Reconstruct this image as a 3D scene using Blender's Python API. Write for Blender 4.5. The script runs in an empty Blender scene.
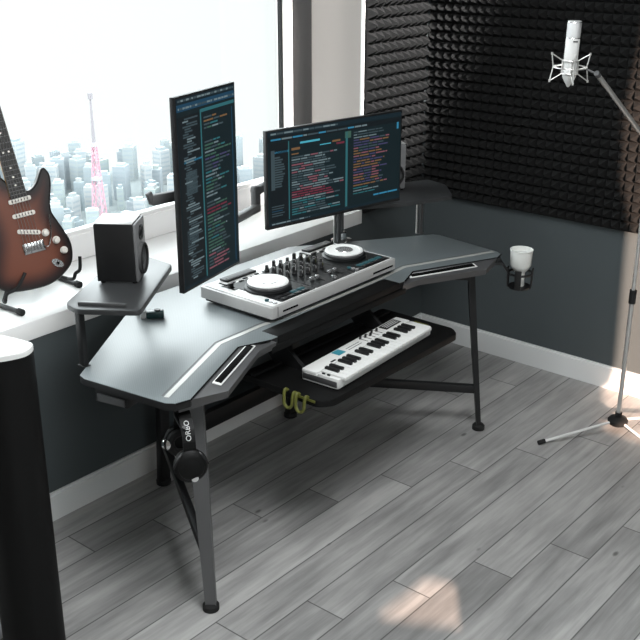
import bpy, bmesh, math, random
from mathutils import Vector, Matrix
random.seed(7)
PI = math.pi
SC = bpy.context.scene
COL = SC.collection

# ------------------------------------------------------------------ materials
def lin(c):
    def f(v):
        v /= 255.0
        return v/12.92 if v <= 0.04045 else ((v+0.055)/1.055)**2.4
    return (f(c[0]), f(c[1]), f(c[2]), 1.0)

def mat(name, rgb, rough=0.5, metal=0.0, spec=0.5, coat=0.0, coat_rough=0.1, emit=None, estr=0.0,
        noise=0.0, nscale=40.0, bump=0.0, bscale=200.0):
    m = bpy.data.materials.new(name)
    m.use_nodes = True
    nt = m.node_tree
    b = nt.nodes['Principled BSDF']
    b.inputs['Base Color'].default_value = lin(rgb)
    b.inputs['Roughness'].default_value = rough
    b.inputs['Metallic'].default_value = metal
    b.inputs['Specular IOR Level'].default_value = spec
    b.inputs['Coat Weight'].default_value = coat
    b.inputs['Coat Roughness'].default_value = coat_rough
    if emit:
        b.inputs['Emission Color'].default_value = lin(emit)
        b.inputs['Emission Strength'].default_value = estr
    tc = nt.nodes.new('ShaderNodeTexCoord')
    if noise > 0:
        n = nt.nodes.new('ShaderNodeTexNoise')
        n.inputs['Scale'].default_value = nscale
        n.inputs['Detail'].default_value = 4
        nt.links.new(tc.outputs['Object'], n.inputs['Vector'])
        mx = nt.nodes.new('ShaderNodeMix'); mx.data_type = 'RGBA'
        c = lin(rgb)
        mx.inputs['A'].default_value = tuple(v*(1-noise) for v in c[:3])+(1,)
        mx.inputs['B'].default_value = tuple(min(1, v*(1+noise)) for v in c[:3])+(1,)
        nt.links.new(n.outputs['Fac'], mx.inputs['Factor'])
        nt.links.new(mx.outputs['Result'], b.inputs['Base Color'])
    if bump > 0:
        n2 = nt.nodes.new('ShaderNodeTexNoise')
        n2.inputs['Scale'].default_value = bscale
        nt.links.new(tc.outputs['Object'], n2.inputs['Vector'])
        bp = nt.nodes.new('ShaderNodeBump')
        bp.inputs['Strength'].default_value = bump
        bp.inputs['Distance'].default_value = 0.002
        nt.links.new(n2.outputs['Fac'], bp.inputs['Height'])
        nt.links.new(bp.outputs['Normal'], b.inputs['Normal'])
    return m

def emis(name, rgb, s=1.0):
    m = bpy.data.materials.new(name); m.use_nodes = True
    nt = m.node_tree
    b = nt.nodes['Principled BSDF']
    b.inputs['Base Color'].default_value = (0.01, 0.01, 0.01, 1)
    b.inputs['Roughness'].default_value = 0.3; b.inputs['Specular IOR Level'].default_value = 0.06
    b.inputs['Emission Color'].default_value = lin(rgb)
    b.inputs['Emission Strength'].default_value = s
    return m

def mth(nt, op, a, b=None):
    n = nt.nodes.new('ShaderNodeMath'); n.operation = op
    for i, v in enumerate((a, b)):
        if v is None: continue
        if isinstance(v, (int, float)): n.inputs[i].default_value = v
        else: nt.links.new(v, n.inputs[i])
    return n.outputs[0]

def floor_material():
    m = bpy.data.materials.new('oak_planks_grey'); m.use_nodes = True
    nt = m.node_tree; L = nt.links
    b = nt.nodes['Principled BSDF']
    tc = nt.nodes.new('ShaderNodeTexCoord')
    sp = nt.nodes.new('ShaderNodeSeparateXYZ'); L.new(tc.outputs['Object'], sp.inputs[0])
    x, y = sp.outputs[0], sp.outputs[1]
    W, LEN, STEP = 0.1457, 1.30, 0.26
    xr = mth(nt, 'DIVIDE', mth(nt, 'SUBTRACT', x, 1.152), W)
    row = mth(nt, 'FLOOR', xr)
    xf = mth(nt, 'SUBTRACT', xr, row)
    yy = mth(nt, 'DIVIDE', mth(nt, 'SUBTRACT', mth(nt, 'ADD', y, 1.816), mth(nt, 'MULTIPLY', row, STEP)), LEN)
    idx = mth(nt, 'FLOOR', yy)
    yf = mth(nt, 'SUBTRACT', yy, idx)
    cmb = nt.nodes.new('ShaderNodeCombineXYZ')
    L.new(row, cmb.inputs[0]); L.new(idx, cmb.inputs[1])
    wn = nt.nodes.new('ShaderNodeTexWhiteNoise'); wn.noise_dimensions = '3D'
    L.new(cmb.outputs[0], wn.inputs['Vector'])
    # grain along y, different per plank
    off = nt.nodes.new('ShaderNodeCombineXYZ')
    L.new(mth(nt, 'MULTIPLY', x, 38.0), off.inputs[0])
    L.new(mth(nt, 'ADD', mth(nt, 'MULTIPLY', y, 2.6), mth(nt, 'MULTIPLY', wn.outputs['Value'], 37.0)), off.inputs[1])
    L.new(mth(nt, 'MULTIPLY', wn.outputs['Value'], 91.0), off.inputs[2])
    gr = nt.nodes.new('ShaderNodeTexNoise'); gr.inputs['Scale'].default_value = 1.0
    gr.inputs['Detail'].default_value = 6; gr.inputs['Roughness'].default_value = 0.6
    L.new(off.outputs[0], gr.inputs['Vector'])
    off2 = nt.nodes.new('ShaderNodeCombineXYZ')
    L.new(mth(nt, 'MULTIPLY', x, 9.0), off2.inputs[0])
    L.new(mth(nt, 'MULTIPLY', y, 3.0), off2.inputs[1])
    L.new(mth(nt, 'MULTIPLY', wn.outputs['Value'], 50.0), off2.inputs[2])
    bl = nt.nodes.new('ShaderNodeTexNoise'); bl.inputs['Scale'].default_value = 1.0
    bl.inputs['Detail'].default_value = 3
    L.new(off2.outputs[0], bl.inputs['Vector'])
    # knots
    off3 = nt.nodes.new('ShaderNodeCombineXYZ')
    L.new(mth(nt, 'MULTIPLY', x, 5.5), off3.inputs[0]); L.new(mth(nt, 'MULTIPLY', y, 2.6), off3.inputs[1])
    vo = nt.nodes.new('ShaderNodeTexVoronoi'); vo.inputs['Scale'].default_value = 1.0
    L.new(off3.outputs[0], vo.inputs['Vector'])
    kr = nt.nodes.new('ShaderNodeMapRange'); kr.interpolation_type = 'SMOOTHSTEP'
    kr.inputs['From Min'].default_value = 0.02; kr.inputs['From Max'].default_value = 0.06
    kr.inputs['To Min'].default_value = 0.35; kr.inputs['To Max'].default_value = 1.0
    L.new(vo.outputs['Distance'], kr.inputs['Value'])
    tone = mth(nt, 'ADD', 0.56, mth(nt, 'MULTIPLY', wn.outputs['Value'], 0.26))
    tone = mth(nt, 'ADD', tone, mth(nt, 'MULTIPLY', mth(nt, 'SUBTRACT', gr.outputs['Fac'], 0.5), 0.7))
    tone = mth(nt, 'ADD', tone, mth(nt, 'MULTIPLY', mth(nt, 'SUBTRACT', bl.outputs['Fac'], 0.5), 0.5))
    tone = mth(nt, 'MULTIPLY', tone, kr.outputs['Result'])
    # gaps between the planks
    ex = mth(nt, 'MULTIPLY', mth(nt, 'MINIMUM', xf, mth(nt, 'SUBTRACT', 1.0, xf)), W)
    ey = mth(nt, 'MULTIPLY', mth(nt, 'MINIMUM', yf, mth(nt, 'SUBTRACT', 1.0, yf)), LEN)
    ed = mth(nt, 'MINIMUM', ex, ey)
    gp = nt.nodes.new('ShaderNodeMapRange')
    gp.inputs['From Min'].default_value = 0.0010; gp.inputs['From Max'].default_value = 0.0030
    gp.inputs['To Min'].default_value = 0.25; gp.inputs['To Max'].default_value = 1.0
    L.new(ed, gp.inputs['Value'])
    tone2 = mth(nt, 'MULTIPLY', tone, gp.outputs['Result'])
    cr = nt.nodes.new('ShaderNodeValToRGB')
    cr.color_ramp.elements[0].position = 0.0; cr.color_ramp.elements[0].color = lin((34, 32, 31))
    cr.color_ramp.elements[1].position = 1.0; cr.color_ramp.elements[1].color = lin((184, 182, 180))
    e = cr.color_ramp.elements.new(0.55); e.color = lin((132, 131, 130))
    L.new(tone2, cr.inputs['Fac'])
    L.new(cr.outputs['Color'], b.inputs['Base Color'])
    b.inputs['Roughness'].default_value = 0.48
    b.inputs['Specular IOR Level'].default_value = 0.4
    bp = nt.nodes.new('ShaderNodeBump'); bp.inputs['Strength'].default_value = 0.35; bp.inputs['Distance'].default_value = 0.002
    L.new(tone2, bp.inputs['Height']); L.new(bp.outputs['Normal'], b.inputs['Normal'])
    return m

def glass_material():
    m = bpy.data.materials.new('clear_window_glass'); m.use_nodes = True
    nt = m.node_tree
    for n in list(nt.nodes): nt.nodes.remove(n)
    o = nt.nodes.new('ShaderNodeOutputMaterial')
    t = nt.nodes.new('ShaderNodeBsdfTransparent'); t.inputs[0].default_value = (0.97, 0.99, 0.985, 1)
    g = nt.nodes.new('ShaderNodeBsdfGlossy'); g.inputs['Roughness'].default_value = 0.0
    mx = nt.nodes.new('ShaderNodeMixShader')
    fr = nt.nodes.new('ShaderNodeFresnel'); fr.inputs['IOR'].default_value = 1.25
    nt.links.new(fr.outputs[0], mx.inputs[0]); nt.links.new(t.outputs[0], mx.inputs[1]); nt.links.new(g.outputs[0], mx.inputs[2])
    nt.links.new(mx.outputs[0], o.inputs[0])
    return m

def carbon_material():
    m = mat('carbon_texture_laminate', (104, 111, 113), rough=0.46, spec=0.5, coat=0.6, coat_rough=0.36)
    nt = m.node_tree; b = nt.nodes['Principled BSDF']; b.inputs['Coat IOR'].default_value = 1.5
    tc = nt.nodes.new('ShaderNodeTexCoord')
    ck = nt.nodes.new('ShaderNodeTexChecker'); ck.inputs['Scale'].default_value = 260
    ck.inputs['Color1'].default_value = lin((98, 105, 107)); ck.inputs['Color2'].default_value = lin((108, 115, 117))
    nt.links.new(tc.outputs['Object'], ck.inputs['Vector'])
    nt.links.new(ck.outputs['Color'], b.inputs['Base Color'])
    return m

def attr_material(name, rough=0.35, coat=0.0):
    m = mat(name, (120, 60, 40), rough=rough, coat=coat, coat_rough=0.05)
    nt = m.node_tree
    a = nt.nodes.new('ShaderNodeAttribute'); a.attribute_name = 'finish'
    nt.links.new(a.outputs['Color'], nt.nodes['Principled BSDF'].inputs['Base Color'])
    return m

M = dict(
    floor=floor_material(), glass=glass_material(), carbon=carbon_material(), burst=attr_material('sunburst_lacquer'),
    wall=mat('slate_grey_wall_paint', (76, 82, 84), rough=0.85, spec=0.2, noise=0.05, nscale=3.0, bump=0.15, bscale=120),
    reveal=mat('taupe_reveal_paint', (166, 159, 154), rough=0.8, spec=0.25, noise=0.02, nscale=2.0),
    reveal_shade=mat('dark_brown_reveal_shade', (40, 37, 36), rough=0.6),  # jamb shadow on the reveal, given as a dark colour
    white=mat('white_painted_trim', (232, 232, 230), rough=0.4, noise=0.015, nscale=4.0),
    sill=mat('white_stone_sill', (250, 250, 249), rough=0.3, noise=0.02, nscale=6.0),
    frame=mat('white_window_frame', (238, 236, 235), rough=0.4, noise=0.02, nscale=5),
    base=mat('white_baseboard_paint', (226, 227, 227), rough=0.45, noise=0.02, nscale=5),
    foam=mat('black_acoustic_foam', (31, 31, 31), rough=0.95, spec=0.15, bump=0.6, bscale=350, noise=0.12, nscale=60),
    black=mat('black_plastic', (20, 20, 21), rough=0.42, noise=0.05, nscale=30),
    satin=mat('satin_black_metal', (26, 26, 27), rough=0.45, metal=0.2, noise=0.04, nscale=20),
    grey=mat('gunmetal_powder_coat', (90, 90, 91), rough=0.5, metal=0.15, noise=0.04, nscale=20),
    mid=mat('dark_grey_laminate', (70, 70, 71), rough=0.45, noise=0.05, nscale=60, coat=0.3, coat_rough=0.35),
    silver=mat('brushed_silver', (205, 205, 206), rough=0.25, metal=0.85, noise=0.03, nscale=80),
    stripe=mat('pale_silver_inlay', (168, 168, 164), rough=0.35, metal=0.2, noise=0.02, nscale=60),
    void=mat('deep_black_opening', (6, 6, 6), rough=0.9, spec=0.1, noise=0.05),
    shelfm=mat('charcoal_laminate', (46, 47, 48), rough=0.42, spec=0.5, coat=0.3, coat_rough=0.3, noise=0.05, nscale=60),
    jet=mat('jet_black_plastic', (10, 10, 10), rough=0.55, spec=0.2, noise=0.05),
    darkchrome=mat('dark_polished_steel', (96, 98, 101), rough=0.2, metal=0.9, noise=0.02),
    chrome=mat('chrome', (225, 225, 226), rough=0.12, metal=1.0, noise=0.01),
    lightmetal=mat('satin_nickel', (215, 213, 210), rough=0.3, metal=0.7, noise=0.02),
    rubber=mat('black_rubber', (14, 14, 14), rough=0.8, noise=0.08),
    whitep=mat('white_plastic', (218, 218, 216), rough=0.35, noise=0.015, nscale=20),
    silverp=mat('silver_grey_plastic', (176, 175, 174), rough=0.35, metal=0.2, noise=0.02, nscale=30),
    deck=mat('dark_deck_panel', (17, 18, 19), rough=0.45, spec=0.3, noise=0.04),
    tealpad=emis('teal_backlit_pad', (70, 130, 140), 0.35),
    cyan=emis('cyan_touch_panel', (70, 170, 190), 0.55),
    yellow=mat('olive_yellow_plastic', (88, 90, 36), rough=0.5, noise=0.05),
    ebony=mat('dark_rosewood', (26, 22, 21), rough=0.4, noise=0.2, nscale=30),
    maple=mat('maple_neck', (190, 150, 100), rough=0.35, noise=0.05, nscale=20),
    cream=mat('aged_white_plastic', (232, 226, 218), rough=0.35, noise=0.02),
    cup=mat('frosted_white_plastic', (224, 225, 221), rough=0.4, noise=0.02),
    liquid=mat('milky_drink', (196, 196, 194), rough=0.2, noise=0.02),
    teald=mat('dark_teal_plastic', (38, 66, 66), rough=0.25, noise=0.05),
    letter=mat('pale_grey_lettering', (190, 190, 190), rough=0.5, noise=0.02),
    bafgrey=mat('grey_painted_baffle', (112, 112, 113), rough=0.4, noise=0.03),
    cone=mat('grey_woven_cone', (74, 74, 75), rough=0.6, noise=0.1, nscale=100),
)

# ------------------------------------------------------------------ mesh helpers
def nb(): return bmesh.new()

def merge(bm, src, M4=None, mi=0):
    if M4 is not None: bmesh.ops.transform(src, matrix=M4, verts=src.verts)
    vm = {}
    for v in src.verts: vm[v] = bm.verts.new(v.co)
    for f in src.faces:
        try:
            nf = bm.faces.new([vm[v] for v in f.verts]); nf.material_index = mi
        except ValueError: pass
    src.free()

def box(bm, c, s, rz=0.0, bev=0.0, mi=0, rot=None, seg=2):
    t = nb()
    bmesh.ops.create_cube(t, size=1.0)
    bmesh.ops.scale(t, vec=s, verts=t.verts)
    if bev > 0:
        bmesh.ops.bevel(t, geom=t.edges[:], offset=min(bev, min(s)*0.45), segments=seg, profile=0.5, affect='EDGES')
    R = rot if rot is not None else Matrix.Rotation(rz, 4, 'Z')
    merge(bm, t, Matrix.Translation(c) @ R.to_4x4(), mi)
    return bm

def bx(bm, x0, x1, y0, y1, z0, z1, bev=0.0, mi=0):
    return box(bm, ((x0+x1)/2, (y0+y1)/2, (z0+z1)/2), (abs(x1-x0), abs(y1-y0), abs(z1-z0)), 0, bev, mi)

def bar(bm, a, b, w, h, bev=0.0, mi=0, up=(0, 0, 1)):
    a, b = Vector(a), Vector(b); d = b-a; L = d.length; d.normalize()
    u = Vector(up)
    s = d.cross(u)
    if s.length < 1e-4: s = d.cross(Vector((1, 0, 0)))
    s.normalize(); n = s.cross(d)
    R = Matrix((d, s, n)).transposed()
    return box(bm, (a+b)/2, (L, w, h), 0, bev, mi, rot=R)

def cyl(bm, a, b, r0, r1=None, n=20, mi=0, caps=True):
    r1 = r0 if r1 is None else r1
    a, b = Vector(a), Vector(b); d = (b-a).normalized()
    s = d.cross(Vector((0, 0, 1)))
    if s.length < 1e-4: s = d.cross(Vector((1, 0, 0)))
    s.normalize(); t = d.cross(s)
    A = [bm.verts.new(a+(s*math.cos(2*PI*i/n)+t*math.sin(2*PI*i/n))*r0) for i in range(n)]
    B = [bm.verts.new(b+(s*math.cos(2*PI*i/n)+t*math.sin(2*PI*i/n))*r1) for i in range(n)]
    for i in range(n):
        f = bm.faces.new((A[i], A[(i+1) % n], B[(i+1) % n], B[i])); f.material_index = mi
    if caps:
        f = bm.faces.new(A[::-1]); f.material_index = mi
        f = bm.faces.new(B); f.material_index = mi
    return bm

def lathe(bm, prof, origin=(0, 0, 0), axis=(0, 0, 1), n=28, mi=0, caps=True):
    o = Vector(origin); d = Vector(axis).normalized()
    s = d.cross(Vector((0, 0, 1)))
    if s.length < 1e-4: s = Vector((1, 0, 0))
    s.normalize(); t = d.cross(s)
    rings = []
    for (r, z) in prof:
        if r < 1e-6: rings.append([bm.verts.new(o+d*z)])
        else: rings.append([bm.verts.new(o+d*z+(s*math.cos(2*PI*i/n)+t*math.sin(2*PI*i/n))*r) for i in range(n)])
    for A, B in zip(rings, rings[1:]):
        for i in range(n):
            j = (i+1) % n
            if len(A) == 1 and len(B) == 1: continue
            if len(A) == 1: vs = (A[0], B[j], B[i])
            elif len(B) == 1: vs = (A[i], A[j], B[0])
            else: vs = (A[i], A[j], B[j], B[i])
            try: bm.faces.new(vs).material_index = mi
            except ValueError: pass
    if caps:
        for R in (rings[0], rings[-1]):
            if len(R) > 2:
                try: bm.faces.new(R).material_index = mi
                except ValueError: pass
    return bm

def prism(bm, poly, z0, z1, mi=0, bev=0.0, M4=None):
    t = nb()
    A = [t.verts.new((p[0], p[1], z0)) for p in poly]
    B = [t.verts.new((p[0], p[1], z1)) for p in poly]
    n = len(poly)
    t.faces.new(A[::-1]); top = t.faces.new(B)
    for i in range(n): t.faces.new((A[i], A[(i+1) % n], B[(i+1) % n], B[i]))
    bmesh.ops.recalc_face_normals(t, faces=t.faces)
    if bev > 0:
        bmesh.ops.bevel(t, geom=list(top.edges), offset=bev, segments=2, profile=0.5, affect='EDGES')
    merge(bm, t, M4, mi)
    return bm

def tube(bm, pts, r, n=10, mi=0, caps=True):
    pts = [Vector(p) for p in pts]
    rr = r if isinstance(r, (list, tuple)) else [r]*len(pts)
    prev = None; rings = []
    for i, p in enumerate(pts):
        if i == 0: d = pts[1]-p
        elif i == len(pts)-1: d = p-pts[i-1]
        else: d = (pts[i+1]-p).normalized()+(p-pts[i-1]).normalized()
        d.normalize()
        if prev is None:
            s = d.cross(Vector((0, 0, 1)))
            if s.length < 1e-3: s = d.cross(Vector((1, 0, 0)))
        else: s = prev-d*prev.dot(d)
        s.normalize(); prev = s; t = d.cross(s)
        rings.append([bm.verts.new(p+(s*math.cos(2*PI*k/n)+t*math.sin(2*PI*k/n))*rr[i]) for k in range(n)])
    for A, B in zip(rings, rings[1:]):
        for k in range(n): bm.faces.new((A[k], A[(k+1) % n], B[(k+1) % n], B[k])).material_index = mi
    if caps:
        bm.faces.new(rings[0][::-1]).material_index = mi; bm.faces.new(rings[-1]).material_index = mi
    return bm

def torus(bm, c, axis, R, r, n=28, k=8, mi=0):
    c = Vector(c); d = Vector(axis).normalized()
    s = d.cross(Vector((0, 0, 1)))
    if s.length < 1e-4: s = Vector((1, 0, 0))
    s.normalize(); t = d.cross(s); rings = []
    for i in range(n):
        e = s*math.cos(2*PI*i/n)+t*math.sin(2*PI*i/n)
        rings.append([bm.verts.new(c+e*(R+r*math.cos(2*PI*j/k))+d*r*math.sin(2*PI*j/k)) for j in range(k)])
    for i in range(n):
        A, B = rings[i], rings[(i+1) % n]
        for j in range(k): bm.faces.new((A[j], A[(j+1) % k], B[(j+1) % k], B[j])).material_index = mi
    return bm

def smoothpath(pts, k=6):
    P = [Vector(p) for p in pts]; out = []
    for i in range(len(P)-1):
        p0 = P[max(i-1, 0)]; p1 = P[i]; p2 = P[i+1]; p3 = P[min(i+2, len(P)-1)]
        for j in range(k):
            t = j/k
            out.append(0.5*((2*p1)+(p2-p0)*t+(2*p0-5*p1+4*p2-p3)*t*t+(3*p1-p0-3*p2+p3)*t**3))
    out.append(P[-1]); return out

def smoothloop(pts, k=5):
    P = [Vector(p) for p in pts]; n = len(P); out = []
    for i in range(n):
        p0 = P[i-1]; p1 = P[i]; p2 = P[(i+1) % n]; p3 = P[(i+2) % n]
        for j in range(k):
            t = j/k
            out.append(0.5*((2*p1)+(p2-p0)*t+(2*p0-5*p1+4*p2-p3)*t*t+(3*p1-p0-3*p2+p3)*t**3))
    return out

def toploc(o):
    while o.parent: o = o.parent
    return o

def thing(name, label, cat, loc=(0, 0, 0), rz=0.0, group=None, mw=None):
    o = bpy.data.objects.new(name, None); COL.objects.link(o)
    o.empty_display_size = 0.05
    if mw is not None: o.matrix_world = mw
    else:
        o.location = loc; o.rotation_euler = (0, 0, rz)
    o['label'] = label; o['category'] = cat
    if group: o['group'] = group
    return o

def part(name, bm, m, parent=None, world=False, label=None, kind=None, ang=35):
    me = bpy.data.meshes.new(name)
    bmesh.ops.recalc_face_normals(bm, faces=bm.faces)
    if world and parent is not None:
        l = KB0 if toploc(parent).name == 'midi_keyboard' else toploc(parent).location
        bmesh.ops.translate(bm, vec=(-l[0], -l[1], -l[2]), verts=bm.verts)
    bm.to_mesh(me); bm.free()
    ms = m if isinstance(m, (list, tuple)) else [m]
    for q in ms: me.materials.append(q)
    for p in me.polygons: p.use_smooth = True
    me.set_sharp_from_angle(angle=math.radians(ang))
    o = bpy.data.objects.new(name, me); COL.objects.link(o)
    if parent is not None: o.parent = parent
    if label: o['label'] = label
    if kind: o['kind'] = kind
    return o

def tag(o, label, cat, group=None):
    o['label'] = label; o['category'] = cat
    if group: o['group'] = group
    return o

def struct(name, bm, m): return part(name, bm, m, kind='structure')

# ------------------------------------------------------------------ the room
XW, YE = -0.395, -0.519          # window plane, right edge of the window recess
SB, ST = 0.70, 0.765             # sill underside and top
b = nb(); bx(b, -0.6, 7.9, -7.0, 0.2, -0.1, 0.0); struct('floor', b, M['floor'])
# left wall: under the sill, pier right of the recess, header above
b = nb()
bx(b, -0.55, 0, -7, 0, 0, SB)
bx(b, -0.452, 0, YE, 0, SB, 3.2)
bx(b, -0.55, 0, -7, YE, 2.75, 3.2)
bx(b, -0.55, 0, -7, -4.6, SB, 2.75)
struct('wall_left', b, M['wall'])
b = nb(); bx(b, -0.55, 7.9, 0, 0.15, 0, 3.2); struct('wall_right', b, M['wall'])
b = nb(); bx(b, XW+0.11, -0.004, YE-0.006, YE, ST, 2.75); struct('trim_1', b, M['reveal'])
b = nb(); bx(b, XW, XW+0.11, YE-0.010, YE, ST, 2.75, 0.002); struct('reveal_shade_strip', b, M['reveal_shade'])  # dark strip standing in for the jamb's shadow on the reveal
b = nb(); bx(b, -0.006, 0.006, YE-0.012, YE+0.004, ST, 2.75, 0.003); struct('trim_3', b, M['white'])
b = nb(); bx(b, XW-0.06, 0.004, -4.6, YE+0.006, SB, ST, 0.004); struct('trim_4', b, M['sill'])
b = nb()
bx(b, 0, 0.014, -7, 0, 0, 0.098); bx(b, 0, 0.009, -7, 0, 0.098, 0.108)
struct('baseboard_left', b, M['base'])
b = nb()
bx(b, 0.014, 7, -0.014, 0, 0, 0.098); bx(b, 0.009, 7, -0.009, 0, 0.098, 0.108)
struct('baseboard_right', b, M['base'])
# window: white frame, bottom rail, one long pane
b = nb(); bx(b, 7.8, 7.9, -6.44, 0.15, 0, 3.2); struct('wall_front', b, M['reveal'])
win = part('window_1', bx(nb(), XW-0.03, XW-0.022, -4.6, YE-0.045, ST+0.10, 2.70), M['glass'], kind='structure')
b = nb()
bx(b, XW-0.06, XW, YE-0.050, YE-0.002, ST, 2.75, 0.006)
bx(b, XW-0.05, XW-0.012, YE-0.056, YE-0.048, ST, 2.75, 0.003)
bx(b, XW-0.06, XW, -4.6, YE-0.049, ST, ST+0.10, 0.006)
bx(b, XW-0.05, XW-0.012, -4.6, YE-0.049, ST+0.09, ST+0.115, 0.003)
bx(b, XW-0.06, XW, -4.6, YE-0.049, 2.65, 2.75, 0.006)
bx(b, XW-0.06, XW, -4.6, -4.5, ST, 2.75, 0.006)
f = part('window_frame', b, M['frame'], win)
b = nb(); bx(b, XW-0.046, XW-0.018, YE-0.0595, YE-0.0565, ST+0.11, 2.65); part('gasket', b, M['rubber'], win)

b = nb(); bx(b, -0.6, 7.9, -6.44, 0.2, 3.2, 3.3); struct('ceiling', b, M['white'])
# unseen wall behind the camera, holes shaped to throw the warm patches
SUN = Vector((11.5, -11.5, 4.2)); YR = -6.4  # SUN is only the position of the added patch spot
def back(p):
    p = Vector(p); t = (YR-SUN.y)/(p.y-SUN.y); q = SUN+(p-SUN)*t
    return (q.x, q.z)
hole1 = [back(p) for p in ((0.95, 0, 1.74), (0.94, 0, 1.5), (0.90, 0, 1.25), (0.92, 0, 0.95), (0.99, 0, 0.74), (1.005, 0, 0.11), (1.00, -0.02, 0.0), (1.20, -0.46, 0.0), (1.50, -0.48, 0.0), (1.75, -0.1, 0.0), (1.80, 0, 1.74))]
hole2 = [back(p) for p in [(1.227, -2.058, 0), (1.226, -1.959, 0), (1.228, -1.872, 0), (1.232, -1.828, 0), (1.195, -1.776, 0), (1.199, -1.730, 0), (1.256, -1.668, 0), (1.324, -1.647, 0), (1.395, -1.746, 0), (1.458, -1.835, 0), (1.530, -1.836, 0), (1.556, -1.868, 0), (1.396, -1.961, 0)]]
def rear_mask_wall():
    cu = bpy.data.curves.new('wall_rear_mask', 'CURVE'); cu.dimensions = '2D'; cu.fill_mode = 'BOTH'
    cu.extrude = 0.03
    for poly in ([(-0.6, 0), (7.8, 0), (7.8, 3.2), (-0.6, 3.2)], hole1, hole2):
        s = cu.splines.new('POLY'); s.points.add(len(poly)-1)
        for p, q in zip(s.points, poly): p.co = (q[0], q[1], 0, 1)
        s.use_cyclic_u = True
    o = bpy.data.objects.new('tmp_curve', cu); COL.objects.link(o)
    dg = bpy.context.evaluated_depsgraph_get()
    me = bpy.data.meshes.new_from_object(o.evaluated_get(dg))
    bpy.data.objects.remove(o); bpy.data.curves.remove(cu)
    w = bpy.data.objects.new('wall_rear_mask', me); COL.objects.link(w)
    me.materials.clear(); me.materials.append(M['reveal'])
    w.location = (0, YR, 0); w.rotation_euler = (PI/2, 0, 0)
    w['kind'] = 'structure'
rear_mask_wall()

# ------------------------------------------------------------------ acoustic foam
def foam(name, label, along, length, z0, rows, start, P):
    b = nb(); t0, t1 = 0.014, 0.052
    n = int(round(length/P))
    def pt(s, z, d):
        return (start+s, -d, z) if along == 'x' else (d, start-s, z)
    H = rows*P
    # base slab
    if along == 'x': bx(b, start, start+n*P, -t0, -0.001, z0, z0+H)
    else: bx(b, 0.001, t0, start-n*P, start, z0, z0+H)
    for i in range(n):
        for k in range(rows):
            s0, s1 = i*P+0.001, (i+1)*P-0.001
            a0, a1 = z0+k*P+0.001, z0+(k+1)*P-0.001
            c = (s0+s1)/2; d = (a0+a1)/2; e = 0.003
            B = [b.verts.new(pt(s, z, t0+0.0005)) for s, z in ((s0, a0), (s1, a0), (s1, a1), (s0, a1))]
            T = [b.verts.new(pt(s, z, t1)) for s, z in ((c-e, d-e), (c+e, d-e), (c+e, d+e), (c-e, d+e))]
            for q in range(4): b.faces.new((B[q], B[(q+1) % 4], T[(q+1) % 4], T[q]))
            b.faces.new(T)
    o = part(name, b, M['foam'], ang=20)
    return tag(o, label, 'acoustic foam')
foam('acoustic_foam_panel', 'black pyramid acoustic foam on the narrow wall between window and room corner', 'y', 0.45, 0.748, 32, -0.0625, 0.05)
foam('acoustic_foam_panel', 'wide black pyramid acoustic foam on the right wall behind the microphone', 'x', 2.25, 0.748, 38, 0.0, 0.0425)

# ------------------------------------------------------------------ the desk
CY = -1.515
desk = thing('studio_desk', 'wing-shaped black studio desk with silver inlay stripe, raised shelves and keyboard tray', 'desk', (0.45, CY, 0))
def sym(pts): return pts+[(x, -d) for x, d in reversed(pts)]
def W(pts): return [(x, CY+d) for x, d in pts]
half = [(0.085, -0.404), (0.44, -0.932), (0.470, -0.940), (0.775, -0.897), (0.800, -0.880), (0.812, -0.835), (0.652, -0.478), (0.692, -0.370)]
top = W(sym(half))
b = nb(); prism(b, top, 0.726, 0.75, bev=0.002); tt = part('tabletop', b, [M['carbon'], M['satin']], desk, True)
for p_ in tt.data.polygons:
    if p_.normal.z < 0.3: p_.material_index = 1
b = nb(); bx(b, 0.622, 0.6945, CY-0.335, CY+0.335, 0.7257, 0.7514, 0.0015); part('front_shade_strip', b, M['jet'], desk, True)  # black strip standing in for the controller's shadow on the desktop
# light inlay stripe
def band(bm, pts, w, z0, z1, mi=0):
    P = [Vector((p[0], p[1])) for p in pts]; n = len(P); Lf, Rt = [], []
    for i in range(n):
        if i == 0: d = P[1]-P[0]
        elif i == n-1: d = P[-1]-P[-2]
        else: d = (P[i+1]-P[i]).normalized()+(P[i]-P[i-1]).normalized()
        d.normalize(); nrm = Vector((-d.y, d.x)); k = 1.0
        if 0 < i < n-1: k = 1/max(0.5, nrm.dot(Vector((-(P[i]-P[i-1]).normalized().y, (P[i]-P[i-1]).normalized().x))))
        Lf.append(P[i]+nrm*w/2*k); Rt.append(P[i]-nrm*w/2*k)
    for i in range(n-1):
        prism(bm, [Lf[i], Lf[i+1], Rt[i+1], Rt[i]], z0, z1, mi)
sp = W([(0.752, -0.872), (0.590, -0.500), (0.588, -0.300), (0.610, 0.0), (0.610, 0.300), (0.600, 0.500), (0.762, 0.885)])
b = nb(); band(b, sp, 0.016, 0.7502, 0.7512); part('inlay_stripe', b, M['stripe'], desk, True, label='pale silver stripe')
b = nb(); band(b, [(x-0.017, y) for x, y in sp], 0.004, 0.7502, 0.7510); part('inlay_pinstripe', b, M['grey'], desk, True)
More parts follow.
